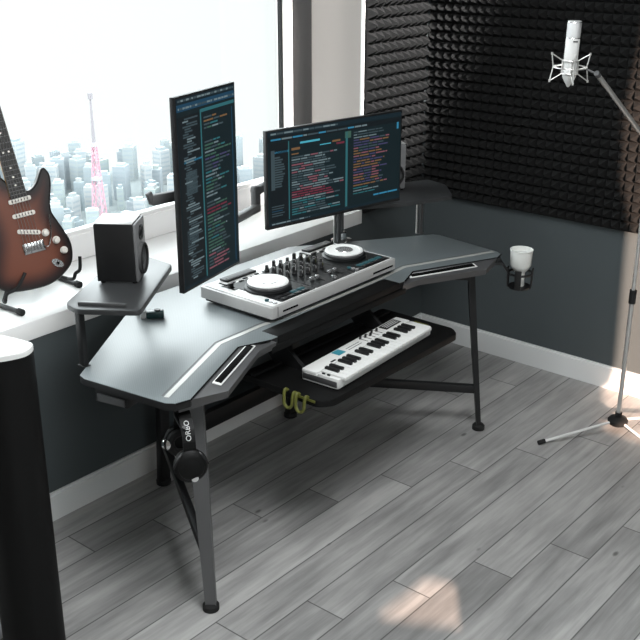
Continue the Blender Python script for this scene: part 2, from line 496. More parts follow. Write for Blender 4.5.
# sloping wing fronts with a slot each, and the straight front edge between them
def wing(sg):
    ins = [(0.800, -0.880), (0.812, -0.835), (0.652, -0.478), (0.692, -0.370)]
    out = [(0.800, -0.868), (0.838, -0.710), (0.708, -0.442), (0.700, -0.350)]
    b = nb()
    A = [b.verts.new((x, CY+sg*d, 0.7475)) for x, d in ins]
    O = [b.verts.new((x, CY+sg*d, 0.7375)) for x, d in out]
    Q = [b.verts.new((x-0.004, CY+sg*d, 0.714)) for x, d in out]
    R = [b.verts.new((x-0.05, CY+sg*d*0.985, 0.714)) for x, d in ins]
    for i in range(3):
        b.faces.new((A[i], A[i+1], O[i+1], O[i])); b.faces.new((O[i], O[i+1], Q[i+1], Q[i])); b.faces.new((Q[i], Q[i+1], R[i+1], R[i]))
    p = part('wing_front', b, M['mid'], desk, True)
    # slot lies in the sloping face
    a = Vector((0.785, CY+sg*-0.700, 0.7425)); c = Vector((0.670, CY+sg*-0.440, 0.7430))
    n = Vector((0.26, 0.0, 0.72)); n = Vector((0.012, sg*-0.005, 0.055)).normalized()
    d = (c-a).normalized(); s = d.cross(n).normalized(); n = s.cross(d).normalized()
    if n.z < 0: n = -n
    b = nb(); bar(b, a-d*0.010+n*0.001, c+d*0.010+n*0.001, 0.029, 0.005, 0.001, up=n); f = part('slot_frame', b, M['whitep'], p, True, label='bright pale slot frame')
    b = nb(); bar(b, a+n*0.0035, c+n*0.002, 0.021, 0.005, 0.001, up=n); part('slot_opening', b, M['void'], f if False else p, True)
    b = nb(); band(b, [(x+0.002, CY+sg*d_) for x, d_ in ins], 0.006, 0.7480, 0.7495); part('edge_groove', b, M['void'], p, True)
wing(1); wing(-1)
b = nb(); bx(b, 0.660, 0.700, CY-0.372, CY+0.372, 0.700, 0.7255, 0.006); part('front_edge', b, M['jet'], desk, True)
# frame and legs
for sg in (-1, 1):
    yf, yb = CY+sg*0.785, CY+sg*0.365
    b = nb()
    t = nb()
    rings = []
    a_ = math.radians(40)
    ux, uy = math.cos(a_), sg*0+math.sin(a_)
    for (z, hw, hd, cx) in ((0.02, 0.017, 0.014, 0.803), (0.42, 0.023, 0.016, 0.766), (0.700, 0.025, 0.018, 0.742)):
        k = 1.0 if sg < 0 else 0.55
        hw *= k; yf_ = yf-sg*0.03*z/0.7
        rings.append([b.verts.new((cx+ux*s*hw-uy*q*hd, yf_+uy*s*hw+ux*q*hd, z)) for s, q in ((-1, -1), (1, -1), (1, 1), (-1, 1))])
    for A, B in zip(rings, rings[1:]):
        for i in range(4): b.faces.new((A[i], A[(i+1) % 4], B[(i+1) % 4], B[i]))
    b.faces.new(rings[0][::-1]); b.faces.new(rings[-1]); t.free()
    lg = part('leg', b, M['grey'] if sg < 0 else M['satin'], desk, True)
    b = nb(); lathe(b, [(0.019, 0.0), (0.026, 0.002), (0.026, 0.018), (0.019, 0.026), (0, 0.026)], (0.803, yf, 0.0)); part('foot', b, M['rubber'], lg, True)
    b = nb(); bar(b, (0.12, yb, 0.015), (0.16, yb, 0.69), 0.045, 0.03, 0.004, up=(1, 0, 0)); rl = part('leg', b, M['satin'], desk, True)
    b = nb(); lathe(b, [(0.02, 0.0), (0.028, 0.003), (0.028, 0.018), (0.02, 0.024), (0, 0.024)], (0.12, yb, 0.0)); part('foot', b, M['rubber'], rl, True)
    b = nb(); bar(b, (0.135, yb, 0.19), (0.786, yf-sg*0.008, 0.185), 0.025, 0.035, 0.003); part('strut', b, M['satin'], desk, True)
    b = nb(); bar(b, (0.16, yb, 0.688), (0.742, yf-sg*0.03, 0.688), 0.04, 0.05, 0.003); part('top_beam', b, M['satin'], desk, True)
b = nb(); bx(b, 0.11, 0.14, CY-0.36, CY+0.36, 0.145, 0.215, 0.003); part('crossbar', b, M['satin'], desk, True)
b = nb(); bx(b, 0.145, 0.165, CY-0.36, CY+0.36, 0.50, 0.70, 0.003); part('back_panel', b, M['satin'], desk, True)
# power box under the left end
b = nb(); box(b, (0.545, CY-0.885, 0.697), (0.12, 0.05, 0.042), math.radians(12), 0.004); cb = part('power_box', b, M['black'], desk, True)
b = nb(); box(b, (0.555, CY-0.913, 0.695), (0.10, 0.006, 0.024), math.radians(12), 0.002); part('socket_plate', b, M['grey'], cb, True)
# raised shelves
def shelf(poly, posts, lip, mp):
    b = nb(); prism(b, poly, 0.934, 0.950, bev=0.004); s = part('raised_shelf', b, M['shelfm'], desk, True)
    for (x, y) in posts:
        b = nb(); bx(b, x-0.013, x+0.013, y-0.009, y+0.009, 0.750, 0.934, 0.003); bx(b, x-0.017, x+0.017, y-0.013, y+0.013, 0.750, 0.753, 0.001); sp_ = part('shelf_post', b, mp, s, True)
        if mp is M['grey']:
            b = nb(); cyl(b, (x-0.006, y-0.012, 0.752), (x-0.006, y-0.012, 0.933), 0.0042, n=12); part('shelf_glint_rod', b, M['lightmetal'], sp_, True, label='bright rod standing in for a highlight on the post')  # thin bright rod drawn as the highlight along a dark post
    if lip:
        b = nb(); bar(b, lip[0], lip[1], 0.012, 0.012, 0.003); part('front_lip', b, M['mid'], s, True)
def rounded(poly, r=0.03, k=4):
    out = []; n = len(poly)
    for i in range(n):
        p0, p1, p2 = Vector(poly[i-1]), Vector(poly[i]), Vector(poly[(i+1) % n])
        a = p1+(p0-p1).normalized()*r; c = p1+(p2-p1).normalized()*r
        for j in range(k+1):
            t = j/k; q = a*(1-t)**2+p1*2*t*(1-t)+c*t*t; out.append((q.x, q.y))
    return out
shelf(rounded([(0.150, -2.055), (0.362, -2.418), (0.430, -2.428), (0.580, -2.318), (0.335, -1.965), (0.205, -1.965)], 0.022),
      [(0.395, -2.395), (0.180, -1.995)], ((0.402, -2.402, 0.955), (0.525, -2.322, 0.955)), M['satin'])
shelf(rounded([(0.150, -0.900), (0.205, -1.020), (0.335, -1.050), (0.475, -0.850), (0.562, -0.635), (0.440, -0.500), (0.330, -0.470)], 0.022),
      [(0.385, -0.610), (0.215, -0.955)], None, M['grey'])
# keyboard tray
b = nb(); prism(b, rounded([(0.56, -1.890), (0.56, -1.100), (0.885, -1.100), (0.925, -1.135), (0.925, -1.850), (0.890, -1.890)], 0.018), 0.572, 0.596, bev=0.004)
tr = part('keyboard_tray', b, M['jet'], desk, True)
b = nb()
bx(b, 0.60, 0.62, -1.885, -1.13, 0.596, 0.606, 0.002)
part('rear_lip', b, M['satin'], tr, True)
b = nb(); bar(b, (0.80, -1.8915, 0.590), (0.885, -1.8915, 0.590), 0.003, 0.008); part('edge_strip', b, M['yellow'], tr, True, label='olive yellow edge strip')
b = nb(); bar(b, (0.74, -1.140, 0.5972), (0.80, -1.140, 0.5972), 0.008, 0.002); part('edge_strip', b, M['yellow'], tr, True, label='olive yellow edge strip')
for xx in (0.765, 0.815):
    b = nb(); tube(b, smoothpath([(xx, -1.886, 0.594), (xx-0.002, -1.896, 0.600), (xx, -1.904, 0.585), (xx+0.002, -1.906, 0.556), (xx+0.018, -1.908, 0.545), (xx+0.034, -1.906, 0.556), (xx+0.036, -1.904, 0.585), (xx+0.036, -1.896, 0.600), (xx+0.036, -1.886, 0.594)], 4), 0.0055, 8)
    part('cable_hook', b, M['yellow'], tr, True, label='olive yellow hook')
for yy in (-1.74, -1.29):
    b = nb()
    prism(b, [(0.48, 0.690), (0.60, 0.690), (0.72, 0.600), (0.72, 0.594), (0.58, 0.594)], -0.008, 0.008, M4=Matrix.Translation((0, yy, 0)) @ Matrix.Rotation(PI/2, 4, 'X'))
    bx(b, 0.30, 0.66, yy-0.02, yy+0.02, 0.690, 0.718, 0.002)
    part('tray_bracket', b, M['satin'], tr, True)
# cup holder on the right end and hook on the left end
b = nb(); HC = (0.862, -0.578)
torus(b, (HC[0], HC[1], 0.668), (0, 0, 1), 0.047, 0.005, 28, 8)
lathe(b, [(0, 0.606), (0.044, 0.606), (0.046, 0.614), (0, 0.614)], (HC[0], HC[1], 0))
for a in (20, 110, 200, 290):
    ca, sa = math.cos(math.radians(a)), math.sin(math.radians(a))
    bar(b, (HC[0]+ca*0.046, HC[1]+sa*0.046, 0.608), (HC[0]+ca*0.050, HC[1]+sa*0.050, 0.690), 0.026, 0.006, 0.001, up=(ca, sa, 0))
bar(b, (0.76, -0.650, 0.712), (0.800, -0.620, 0.712), 0.05, 0.012, 0.002); bar(b, (0.798, -0.621, 0.712), (HC[0]-0.042, HC[1]-0.022, 0.668), 0.04, 0.010, 0.002)
part('cup_holder', b, M['black'], desk, True)
b = nb(); tube(b, smoothpath([(0.745, -2.345, 0.700), (0.748, -2.352, 0.680), (0.775, -2.365, 0.672), (0.815, -2.386, 0.672), (0.828, -2.392, 0.684)], 5), 0.006, 8); part('headphone_hook', b, M['satin'], desk, True)

# ------------------------------------------------------------------ monitors
COLS = {'bg': (15, 36, 42), 'bar': (18, 40, 50), 'side': (14, 26, 32), 'txt': (126, 146, 152), 'dim': (72, 90, 97), 'blue': (60, 150, 190), 'teal': (54, 120, 128),
        'green': (72, 110, 96), 'red': (126, 50, 70), 'orange': (138, 104, 70), 'purple': (78, 76, 116), 'sel': (30, 76, 104), 'pink': (150, 96, 108), 'cyan': (90, 200, 225)}
EM = {k: emis('screen_'+k, v, 0.62) for k, v in COLS.items()}
ORD = list(COLS)
def glow(name, rects, d, parent):
    b = nb()
    for (x0, y0, x1, y1, c) in rects:
        vs = [b.verts.new((d, x0, y0)), b.verts.new((d, x1, y0)), b.verts.new((d, x1, y1)), b.verts.new((d, x0, y1))]
        b.faces.new(vs).material_index = ORD.index(c)
    return part(name, b, [EM[k] for k in ORD], parent)
def words(rects, x, y, xmax, h, cols, rng, gap=0.003, lo=0.014, hi=0.055):
    while x < xmax-0.006:
        w = min(rng.uniform(lo, hi), xmax-x)
        rects.append((x, y, x+w, y+h, rng.choice(cols))); x += w+gap
def monitor(name, label, loc, rz, w, h, tilt=0.0):
    m = thing(name, label, 'monitor', loc, rz)
    b = nb(); box(b, (-0.009, 0, 0), (0.018, w, h), 0, 0.002); part('bezel', b, M['black'], m)
    b = nb(); box(b, (-0.026, 0, 0), (0.022, w*0.62, h*0.62), 0, 0.008); box(b, (-0.040, 0, 0), (0.010, 0.10, 0.10), 0, 0.002); part('back_shell', b, M['satin'], m)
    s = glow('screen', [(-w/2+0.006, -h/2+0.012, w/2-0.006, h/2-0.006, 'bg')], 0.0006, m)
    return m, s
# landscape one
rng = random.Random(3)
w, h = 0.645, 0.352
mB, sB = monitor('landscape_monitor', 'wide landscape computer monitor full of code lines above the mixing controller', (0.439, -1.235, 1.153), -0.185, w, h)
def px(u): return -w/2+u*w
def py(v): return h/2-v*h
R = []
R.append((px(0.01), py(0.060), px(0.99), py(0.015), 'bar')); R.append((px(0.01), py(0.120), px(0.99), py(0.066), 'side'))
R.append((px(0.02), py(0.92), px(0.145), py(0.13), 'side')); R.append((px(0.148), py(0.93), px(0.155), py(0.13), 'teal'))
R.append((px(0.560), py(0.93), px(0.576), py(0.13), 'teal')); R.append((px(0.555), py(0.20), px(0.60), py(0.13), 'green'))
R.append((px(0.04), py(0.235), px(0.15), py(0.215), 'blue')); R.append((px(0.01), py(0.965), px(0.99), py(0.935), 'bar'))
T = []
words(T, px(0.03), py(0.048), px(0.5), 0.006, ['txt', 'dim'], rng); words(T, px(0.03), py(0.105), px(0.72), 0.006, ['txt', 'dim', 'blue'], rng)
for i in range(26):
    v = 0.26+i*0.0245
    if 0.27 < v < 0.58: T.append((px(0.04), py(v), px(0.04+rng.uniform(0.05, 0.09)), py(v-0.016), 'dim'))
    elif v > 0.75: T.append((px(0.03), py(v), px(0.03+rng.uniform(0.04, 0.09)), py(v-0.010), rng.choice(['dim', 'sel'])))
T.append((px(0.03), py(0.60), px(0.055), py(0.2), 'dim'))
T += [(px(0.23), py(0.175), px(0.37), py(0.155), 'cyan'), (px(0.37), py(0.225), px(0.45), py(0.215), 'cyan'), (px(0.17), py(0.230), px(0.23), py(0.205), 'orange'), (px(0.17), py(0.275), px(0.22), py(0.262), 'orange'), (px(0.46), py(0.215), px(0.52), py(0.195), 'orange'), (px(0.49), py(0.245), px(0.55), py(0.225), 'red')]
for i in range(24):
    v = 0.31+i*0.0255
    cols = ['txt', 'dim', 'dim', 'pink', 'txt']
    if 0.66 < v < 0.74: cols = ['red', 'red', 'pink']
    if v > 0.76: cols = ['txt', 'teal', 'dim']
    words(T, px(0.17), py(v), px(rng.uniform(0.40, 0.55)), 0.0050, cols, rng)
for i in range(26):
    v = 0.16+i*0.0285
    if v < 0.24: words(T, px(0.62), py(v), px(rng.uniform(0.74, 0.86)), 0.004, ['dim', 'txt'], rng)
    elif v < 0.74: words(T, px(0.62), py(v), px(rng.uniform(0.78, 0.90)), 0.0048, ['orange', 'purple', 'purple', 'orange', 'dim', 'pink'], rng, lo=0.012, hi=0.05)
    elif v < 0.84: words(T, px(0.62), py(v), px(rng.uniform(0.72, 0.84)), 0.004, ['txt', 'teal'], rng)
words(T, px(0.78), py(0.875), px(0.98), 0.006, ['dim', 'blue'], rng); words(T, px(0.03), py(0.957), px(0.3), 0.005, ['txt', 'dim'], rng)
T.append((px(0.955), py(0.19), px(0.97), py(0.12), 'blue'))
glow('window_panes', R, 0.0010, sB); glow('code_lines', T, 0.0014, sB)
# portrait one
rng = random.Random(11)
w, h = 0.338, 0.60
mA, sA = monitor('portrait_monitor', 'tall portrait computer monitor of code standing left of the wide monitor', (0.4955, -1.938, 1.230), 0.236, w, h)
R = []; T = []
R.append((px(0.02), py(0.035), px(0.98), py(0.01), 'bar')); R.append((px(0.02), py(0.075), px(0.98), py(0.04), 'sel'))
R.append((px(0.03), py(0.97), px(0.38), py(0.10), 'side')); R.append((px(0.385), py(0.97), px(0.405), py(0.09), 'teal')); R.append((px(0.40), py(0.105), px(0.97), py(0.088), 'teal'))
R.append((px(0.10), py(0.335), px(0.385), py(0.325), 'blue')); R.append((px(0.92), py(0.97), px(0.935), py(0.12), 'sel')); R.append((px(0.02), py(0.985), px(0.98), py(0.965), 'bar'))
words(T, px(0.04), py(0.028), px(0.97), 0.006, ['txt', 'dim'], rng, lo=0.006, hi=0.022); words(T, px(0.04), py(0.066), px(0.97), 0.006, ['txt', 'dim'], rng, lo=0.006, hi=0.022)
for i in range(66):
    v = 0.12+i*0.0127
    if v > 0.96: break
    x0 = rng.choice([0.10, 0.13, 0.16])
    T.append((px(x0), py(v), px(min(0.36, x0+rng.uniform(0.05, 0.24))), py(v-0.008), rng.choice(['dim', 'dim', 'dim', 'txt'])))
R.append((px(0.12), py(0.50), px(0.30), py(0.38), 'dim')); R.append((px(0.10), py(0.76), px(0.28), py(0.68), 'dim'))
for i in range(46):
    v = 0.14+i*0.0178
    if v > 0.955: break
    if i in (4, 5, 6, 24): continue
    cols = ['green', 'dim', 'green', 'teal', 'txt']
    if i < 2: cols = ['orange', 'dim']
    if 10 < i < 16: cols = ['purple', 'green', 'dim']
    if i in (27, 28): cols = ['red', 'red', 'dim']
    if i > 40: cols = ['pink', 'dim']
    words(T, px(0.44), py(v), px(rng.uniform(0.62, 0.90)), 0.0052, cols, rng)
glow('window_panes', R, 0.0010, sA); glow('code_lines', T, 0.0014, sA)

# dual arm that carries both monitors
arm = thing('monitor_arm', 'dark grey clamp-on dual monitor arm with polished post at the back of the desk', 'monitor arm', (0.205, -0.915, 0.75))
b = nb(); cyl(b, (0.205, -0.915, 0.762), (0.205, -0.915, 1.19), 0.0095, n=20); part('post', b, M['grey'], arm, True); b = nb(); cyl(b, (0.1975, -0.9265, 0.797), (0.1975, -0.9265, 1.10), 0.0040, n=12); part('arm_glint_rod', b, M['lightmetal'], arm, True, label='bright rod standing in for a highlight on the post')  # the bright rod is the post's highlight made as a shape
b = nb(); lathe(b, [(0.0, 0.750), (0.045, 0.750), (0.045, 0.758), (0.022, 0.764), (0.022, 0.79), (0.013, 0.795), (0, 0.795)], (0.205, -0.915, 0)); part('base', b, M['chrome'], arm, True)
b = nb()
bar(b, (0.205, -0.915, 1.165), (0.200, -1.435, 1.060), 0.032, 0.030, 0.008)
bar(b, (0.200, -1.420, 1.085), (0.200, -1.420, 0.985), 0.030, 0.030, 0.008)
bar(b, (0.200, -1.412, 1.000), (0.425, -1.870, 1.055), 0.032, 0.030, 0.008)
bar(b, (0.425, -1.870, 1.040), (0.425, -1.885, 1.215), 0.030, 0.030, 0.006, up=(1, 0, 0))
bar(b, (0.428, -1.880, 1.200), (0.407, -2.105, 1.206), 0.024, 0.032, 0.004)
bar(b, (0.409, -2.100, 1.200), (0.408, -2.112, 1.232), 0.020, 0.014, 0.003, up=(1, 0, 0))
part('long_arm', b, M['grey'], arm, True)
b = nb()
bar(b, (0.205, -0.915, 1.12), (0.31, -1.12, 1.14), 0.032, 0.030, 0.006)
bar(b, (0.31, -1.12, 1.14), (0.386, -1.226, 1.150), 0.030, 0.030, 0.006)
part('short_arm', b, M['grey'], arm, True)

# ------------------------------------------------------------------ controller with two jog wheels
dj = thing('mixing_controller', 'silver two-deck mixing controller with white jog wheels in the middle of the desk', 'mixer', (0.449, -1.440, 0.75))
DX0, DX1, DY0, DY1 = 0.268, 0.613, -1.788, -1.092
b = nb()
t = nb()
prism(t, rounded([(DX0, DY0), (DX0, DY1), (DX1, DY1), (DX1, DY0)], 0.012), 0.768, 0.808, bev=0.004)
merge(b, t)
part('body', b, M['silverp'], dj, True)
b = nb(); prism(b, rounded([(DX0+0.012, DY0+0.012), (DX0+0.012, DY1-0.012), (DX1-0.012, DY1-0.012), (DX1-0.012, DY0+0.012)], 0.01), 0.756, 0.769); part('underside', b, M['black'], dj, True)
for x in (DX0+0.04, DX1-0.04):
    for y in (DY0+0.05, DY1-0.05):
        b = nb(); cyl(b, (x, y, 0.7502), (x, y, 0.757), 0.014); part('foot', b, M['rubber'], dj, True)
b = nb(); prism(b, rounded([(DX0+0.010, DY0+0.012), (DX0+0.010, DY1-0.012), (DX1-0.010, DY1-0.012), (DX1-0.010, DY0+0.012)], 0.01), 0.807, 0.8105); part('top_plate', b, M['whitep'], dj, True)
for k, (y0, y1) in enumerate(((DY0+0.062, -1.548), (-1.322, DY1-0.02))):
    b = nb(); prism(b, rounded([(0.350, y0), (0.350, y1), (0.600, y1), (0.600, y0)], 0.006), 0.8106, 0.8120); part('deck_panel', b, M['deck'], dj, True)
    b = nb(); bx(b, 0.335, 0.40, y0-0.02 if k == 0 else y1-0.055, y0+0.02 if k == 0 else y1-0.015, 0.8106, 0.8116, 0.0); part('tempo_panel', b, M['deck'], dj, True)
b = nb(); prism(b, rounded([(0.335, -1.545), (0.335, -1.325), (0.600, -1.325), (0.600, -1.545)], 0.006), 0.8106, 0.8122); part('mixer_panel', b, M['deck'], dj, True)
for yc, xc in ((-1.652, 0.470), (-1.208, 0.452)):
    b = nb(); lathe(b, [(0.0, 0.8106), (0.083, 0.8106), (0.083, 0.818), (0.076, 0.822), (0, 0.822)], (xc, yc, 0), n=40); j = part('jog_base', b, M['deck'], dj, True)
    b = nb(); lathe(b, [(0.0, 0.8222), (0.074, 0.8222), (0.076, 0.829), (0.073, 0.834), (0, 0.834)], (xc, yc, 0), n=48); w_ = part('jog_wheel', b, M['cone'], dj, True)
    b = nb(); lathe(b, [(0, 0.8342), (0.0725, 0.8342), (0.071, 0.8375), (0.060, 0.839), (0.058, 0.8375), (0, 0.8375)], (xc, yc, 0), n=48); part('platter', b, M['whitep'], w_, True)
    b = nb(); lathe(b, [(0.0, 0.8376), (0.034, 0.8376), (0.033, 0.8392), (0, 0.8392)], (xc, yc, 0), n=32); part('jog_display', b, M['silver'], w_, True)
    b = nb(); box(b, (0.306, yc+0.02, 0.815), (0.040, 0.150, 0.008), 0, 0.002); dd = part('deck_display', b, M['black'], dj, True)
    b = nb(); box(b, (0.308, yc+0.02, 0.8192), (0.020, 0.12, 0.0006)); part('display_glass', b, M['cone'], dd, True)
    b = nb(); box(b, (0.352, yc-0.085, 0.816), (0.075, 0.006, 0.002)); part('fader_slot', b, M['void'], dj, True)
    b = nb(); box(b, (0.372, yc-0.085, 0.820), (0.012, 0.020, 0.018), 0, 0.003); part('fader_cap', b, M['black'], dj, True)
    for i in range(4):
        for k in range(2):
            x = 0.565+0.022*k; y = yc-0.045+0.036*i
            b = nb(); box(b, (x, y, 0.8135), (0.017, 0.028, 0.004), 0, 0.0012)
            part('performance_pad', b, M['tealpad'] if (i in (2, 3) or yc > -1.3) and k == 0 else M['satin'], dj, True)
    for i in range(3):
        b = nb(); cyl(b, (0.555+0.018*i, yc-0.098, 0.8106), (0.555+0.018*i, yc-0.098, 0.8165), 0.008, 0.0075, 16); part('play_button', b, M['silver'] if i else M['tealpad'], dj, True)
    for i in range(5):
        b = nb(); box(b, (0.340+0.010*(i % 2), yc-0.04+0.030*i, 0.8125), (0.010, 0.018, 0.004), 0, 0.001); part('mode_button', b, M['satin'], dj, True)
for i in range(6):
    for k in range(5):
        x = 0.350+0.033*k; y = -1.528+0.0375*i
        if k == 4 and i in (0, 5): continue
        yl = 0.040 if i in (1, 4) and k < 4 else 0.032
        b = nb(); lathe(b, [(0, 0), (0.0095, 0), (0.0095, 0.006), (0.0075, 0.008), (0.0066, yl-0.010), (0.0050, yl-0.008), (0, yl-0.008)], (x, y, 0.8122), n=14); kn = part('mixer_knob', b, M['black'], dj, True)
        b = nb(); box(b, (x+0.0062, y, 0.8122+yl-0.016), (0.0016, 0.0018, 0.014)); part('pointer', b, M['yellow'] if i == 4 else M['letter'], kn, True)
for y in (-1.500, -1.470, -1.400, -1.370):
    b = nb(); bx(b, 0.515, 0.575, y-0.002, y+0.002, 0.8122, 0.8128); part('fader_slot', b, M['void'], dj, True)
    b = nb(); box(b, (0.540, y, 0.819), (0.011, 0.016, 0.013), 0, 0.002); part('fader_cap', b, M['silver'], dj, True)
b = nb(); box(b, (0.588, -1.435, 0.819), (0.016, 0.010, 0.013), 0, 0.002); part('crossfader', b, M['silver'], dj, True)
for ya, yb_ in ((-1.735, -1.660), (-1.235, -1.115)):
    b = nb(); bx(b, 0.6125, 0.6145, ya, yb_, 0.781, 0.787); part('front_slit', b, M['void'], dj, True)
b = nb(); bx(b, 0.6125, 0.6140, -1.761, -1.759, 0.770, 0.806); part('panel_seam', b, M['grey'], dj, True)

# small gadgets on the desktop
g = thing('desk_gadget', 'small dark teal and white gadget on the desktop below the left raised shelf', 'gadget', (0.252, -1.996, 0.75), math.radians(48))  # unidentified object, built as a plain gadget
b = nb(); box(b, (0.010, 0, 0.012), (0.060, 0.036, 0.024), 0, 0.006); part('body', b, M['teald'], g)
b = nb(); box(b, (-0.030, 0, 0.014), (0.018, 0.034, 0.027), 0, 0.005); part('end_cap', b, M['whitep'], g, label='white end cap')
b = nb(); cyl(b, (0.018, 0, 0.024), (0.018, 0, 0.028), 0.010); part('dial', b, M['black'], g)

# ------------------------------------------------------------------ speakers on the shelves
def speaker(label, loc, rz):
    s = thing('studio_speaker', label, 'speaker', loc, rz)
    d, w, h = 0.130, 0.118, 0.192
    b = nb(); box(b, (-0.004, 0, h/2+0.003), (d-0.008, w, h-0.006), 0, 0.004); c = part('cabinet', b, M['black'], s)
    b = nb(); box(b, (-0.004, 0, h+0.0005), (d-0.010, w-0.003, 0.003), 0, 0.001); part('top_plate', b, M['silverp'], s, label='pale top standing in for the window reflection')  # pale plate stands for the window reflected in the top
    b = nb(); box(b, (d/2-0.004, 0, h/2+0.003), (0.010, w-0.004, h-0.008), 0, 0.004); f = part('front_baffle', b, M['bafgrey'], s, label='mid grey front')
    b = nb(); lathe(b, [(0.050, 0), (0.050, 0.008), (0.044, 0.010), (0.040, 0.004), (0.020, -0.004), (0.016, 0.002), (0.008, 0.006), (0, 0.007)], (d/2+0.001, 0, 0.068), (1, 0, 0), n=32)
    wf = part('woofer', b, M['cone'], s)
    b = nb(); torus(b, (d/2+0.008, 0, 0.068), (1, 0, 0), 0.044, 0.005); part('surround', b, M['rubber'], wf)
    b = nb(); lathe(b, [(0.024, 0), (0.024, 0.004), (0.014, 0.001), (0.012, 0.003), (0.006, 0.007), (0, 0.008)], (d/2+0.001, 0, 0.152), (1, 0, 0), n=24); part('tweeter', b, M['black'], s)
    for x in (-0.05, 0.05):
        for y in (-0.045, 0.045):
            b = nb(); cyl(b, (x, y, 0.0005), (x, y, 0.006), 0.008, n=12); part('rubber_foot', b, M['rubber'], s)
speaker('small black studio speaker on the left raised shelf before the window', (0.316, -2.160, 0.950), math.radians(36))
speaker('small black studio speaker on the right raised shelf, half hidden behind the wide monitor', (0.275, -0.700, 0.950), math.radians(-34))

# tall floor speaker in the foreground
fs = thing('floor_speaker', 'tall black floor speaker with white top in the left foreground', 'speaker', (0.595, -2.79, 0))
plan = [(0.535, -2.800), (0.575, -2.772), (0.675, -2.752), (0.705, -2.762), (0.722, -2.792), (0.718, -2.825), (0.698, -2.866), (0.655, -2.892), (0.590, -2.888), (0.548, -2.858)]
plan = [(x-0.048, y+0.024) for x, y in plan]
plan = [(p.x, p.y) for p in smoothloop([(x, y, 0) for x, y in plan], 4)]
b = nb(); prism(b, plan, 0.03, 0.985); part('cabinet', b, M['jet'], fs, True)
b = nb(); prism(b, plan, 0.9852, 1.0, bev=0.004); part('top_plate', b, M['whitep'], fs, True, label='glossy white top')
b = nb(); prism(b, [(0.595+(x-0.595)*1.05, -2.79+(y+2.79)*1.05) for x, y in plan], 0.0, 0.03, bev=0.006); part('plinth', b, M['black'], fs, True)

# ------------------------------------------------------------------ midi keyboard
kb = thing('midi_keyboard', 'white midi keyboard controller with black and white keys on the pull-out tray', 'keyboard', (0.855, -1.590, 0.596))
kb.location = (0.822, -1.5145, 0.5964); kb.rotation_euler = (0, 0, math.radians(3.4)); kb.scale = (0.69, 0.975, 0.82)
KB0 = Vector((0.855, -1.590, 0.5960))
KX0, KX1, KY0, KY1 = 0.725, 0.968, -1.880, -1.292
b = nb(); KX1c = 0.940
prism(b, rounded([(KX0, KY0), (KX0, KY1), (KX1c, KY1), (KX1c, KY0)], 0.016), 0.6015, 0.637, bev=0.004)
for y in (KY0, KY1-0.016): bx(b, 0.82, 0.945, y, y+0.016, 0.604, 0.6455, 0.004)
bx(b, KX0+0.004, 0.815, KY0, KY1, 0.630, 0.6475, 0.004)
part('case', b, M['whitep'], kb, True)
b = nb(); bx(b, KX0+0.01, 0.93, KY0+0.012, KY1-0.012, 0.5966, 0.602); part('underside', b, M['rubber'], kb, True)
b = nb()
bx(b, KX0+0.012, 0.935, KY0-0.0015, KY0+0.001, 0.608, 0.632, 0.0005)
part('end_cheek', b, M['mid'], kb, True, label='grey end cheek')
NW = 22; y0, y1 = KY0+0.018, KY1-0.018; kw = (y1-y0)/NW
for i in range(NW):
    b = nb(); box(b, (0.894, y0+kw*(i+0.5), 0.643), (0.140, kw-0.0012, 0.014), 0, 0.0012); part('white_key', b, M['whitep'], kb, True)
for i in range(NW-1):
    if i % 7 in (2, 6): continue
    b = nb(); box(b, (0.864, y0+kw*(i+1), 0.654), (0.078, 0.0135, 0.012), 0, 0.002); part('black_key', b, M['black'], kb, True)
b = nb(); box(b, (0.762, -1.700, 0.648), (0.050, 0.040, 0.003), 0, 0.001); part('touch_pad', b, M['cyan'], kb, True, label='cyan lit touch pad')
b = nb(); box(b, (0.765, -1.375, 0.6482), (0.052, 0.100, 0.003), 0, 0.001); sc_ = part('display', b, M['black'], kb, True)
b = nb()
for i in range(3): box(b, (0.752+0.013*i, -1.375, 0.6499), (0.005, 0.08, 0.0004))
part('display_lines', b, M['letter'], sc_, True)
for i in range(5):
    y = -1.555+0.024*i
    b = nb(); bx(b, 0.742, 0.798, y-0.0015, y+0.0015, 0.6474, 0.6480); part('slider_slot', b, M['void'], kb, True)
    b = nb(); box(b, (0.752+0.008*(i % 3), y, 0.655), (0.007, 0.011, 0.016), 0, 0.002); part('slider_cap', b, M['black'], kb, True)
for i in range(2):
    b = nb(); box(b, (0.850+0.030*i, -1.872, 0.6485), (0.016, 0.007, 0.006), 0, 0.002); part('bend_wheel', b, M['black'], kb, True)
for i in range(2):
    b = nb(); box(b, (0.766+0.018*i, -1.620, 0.6478), (0.004, 0.080, 0.0008)); part('button_row', b, M['cone'], kb, True)
b = nb(); box(b, (0.802, -1.770, 0.6486), (0.010, 0.026, 0.002)); part('menu_button', b, M['black'], kb, True)

# ------------------------------------------------------------------ cup in the holder
cup = thing('drinking_cup', 'white plastic cup in the cup holder at the right end of the desk', 'cup', (HC[0], HC[1], 0.6145))
b = nb(); lathe(b, [(0, 0.0), (0.019, 0.0), (0.020, 0.004), (0.0185, 0.040), (0.020, 0.056), (0.034, 0.074), (0.0415, 0.088), (0.0445, 0.148), (0.0465, 0.150), (0.0465, 0.154), (0.0425, 0.154), (0.0400, 0.090), (0.034, 0.078), (0, 0.075)], n=36)
part('cup_wall', b, M['cup'], cup)
b = nb(); lathe(b, [(0.0, 0.132), (0.0415, 0.132), (0.0415, 0.1335), (0, 0.1335)], n=32); part('drink', b, M['liquid'], cup)

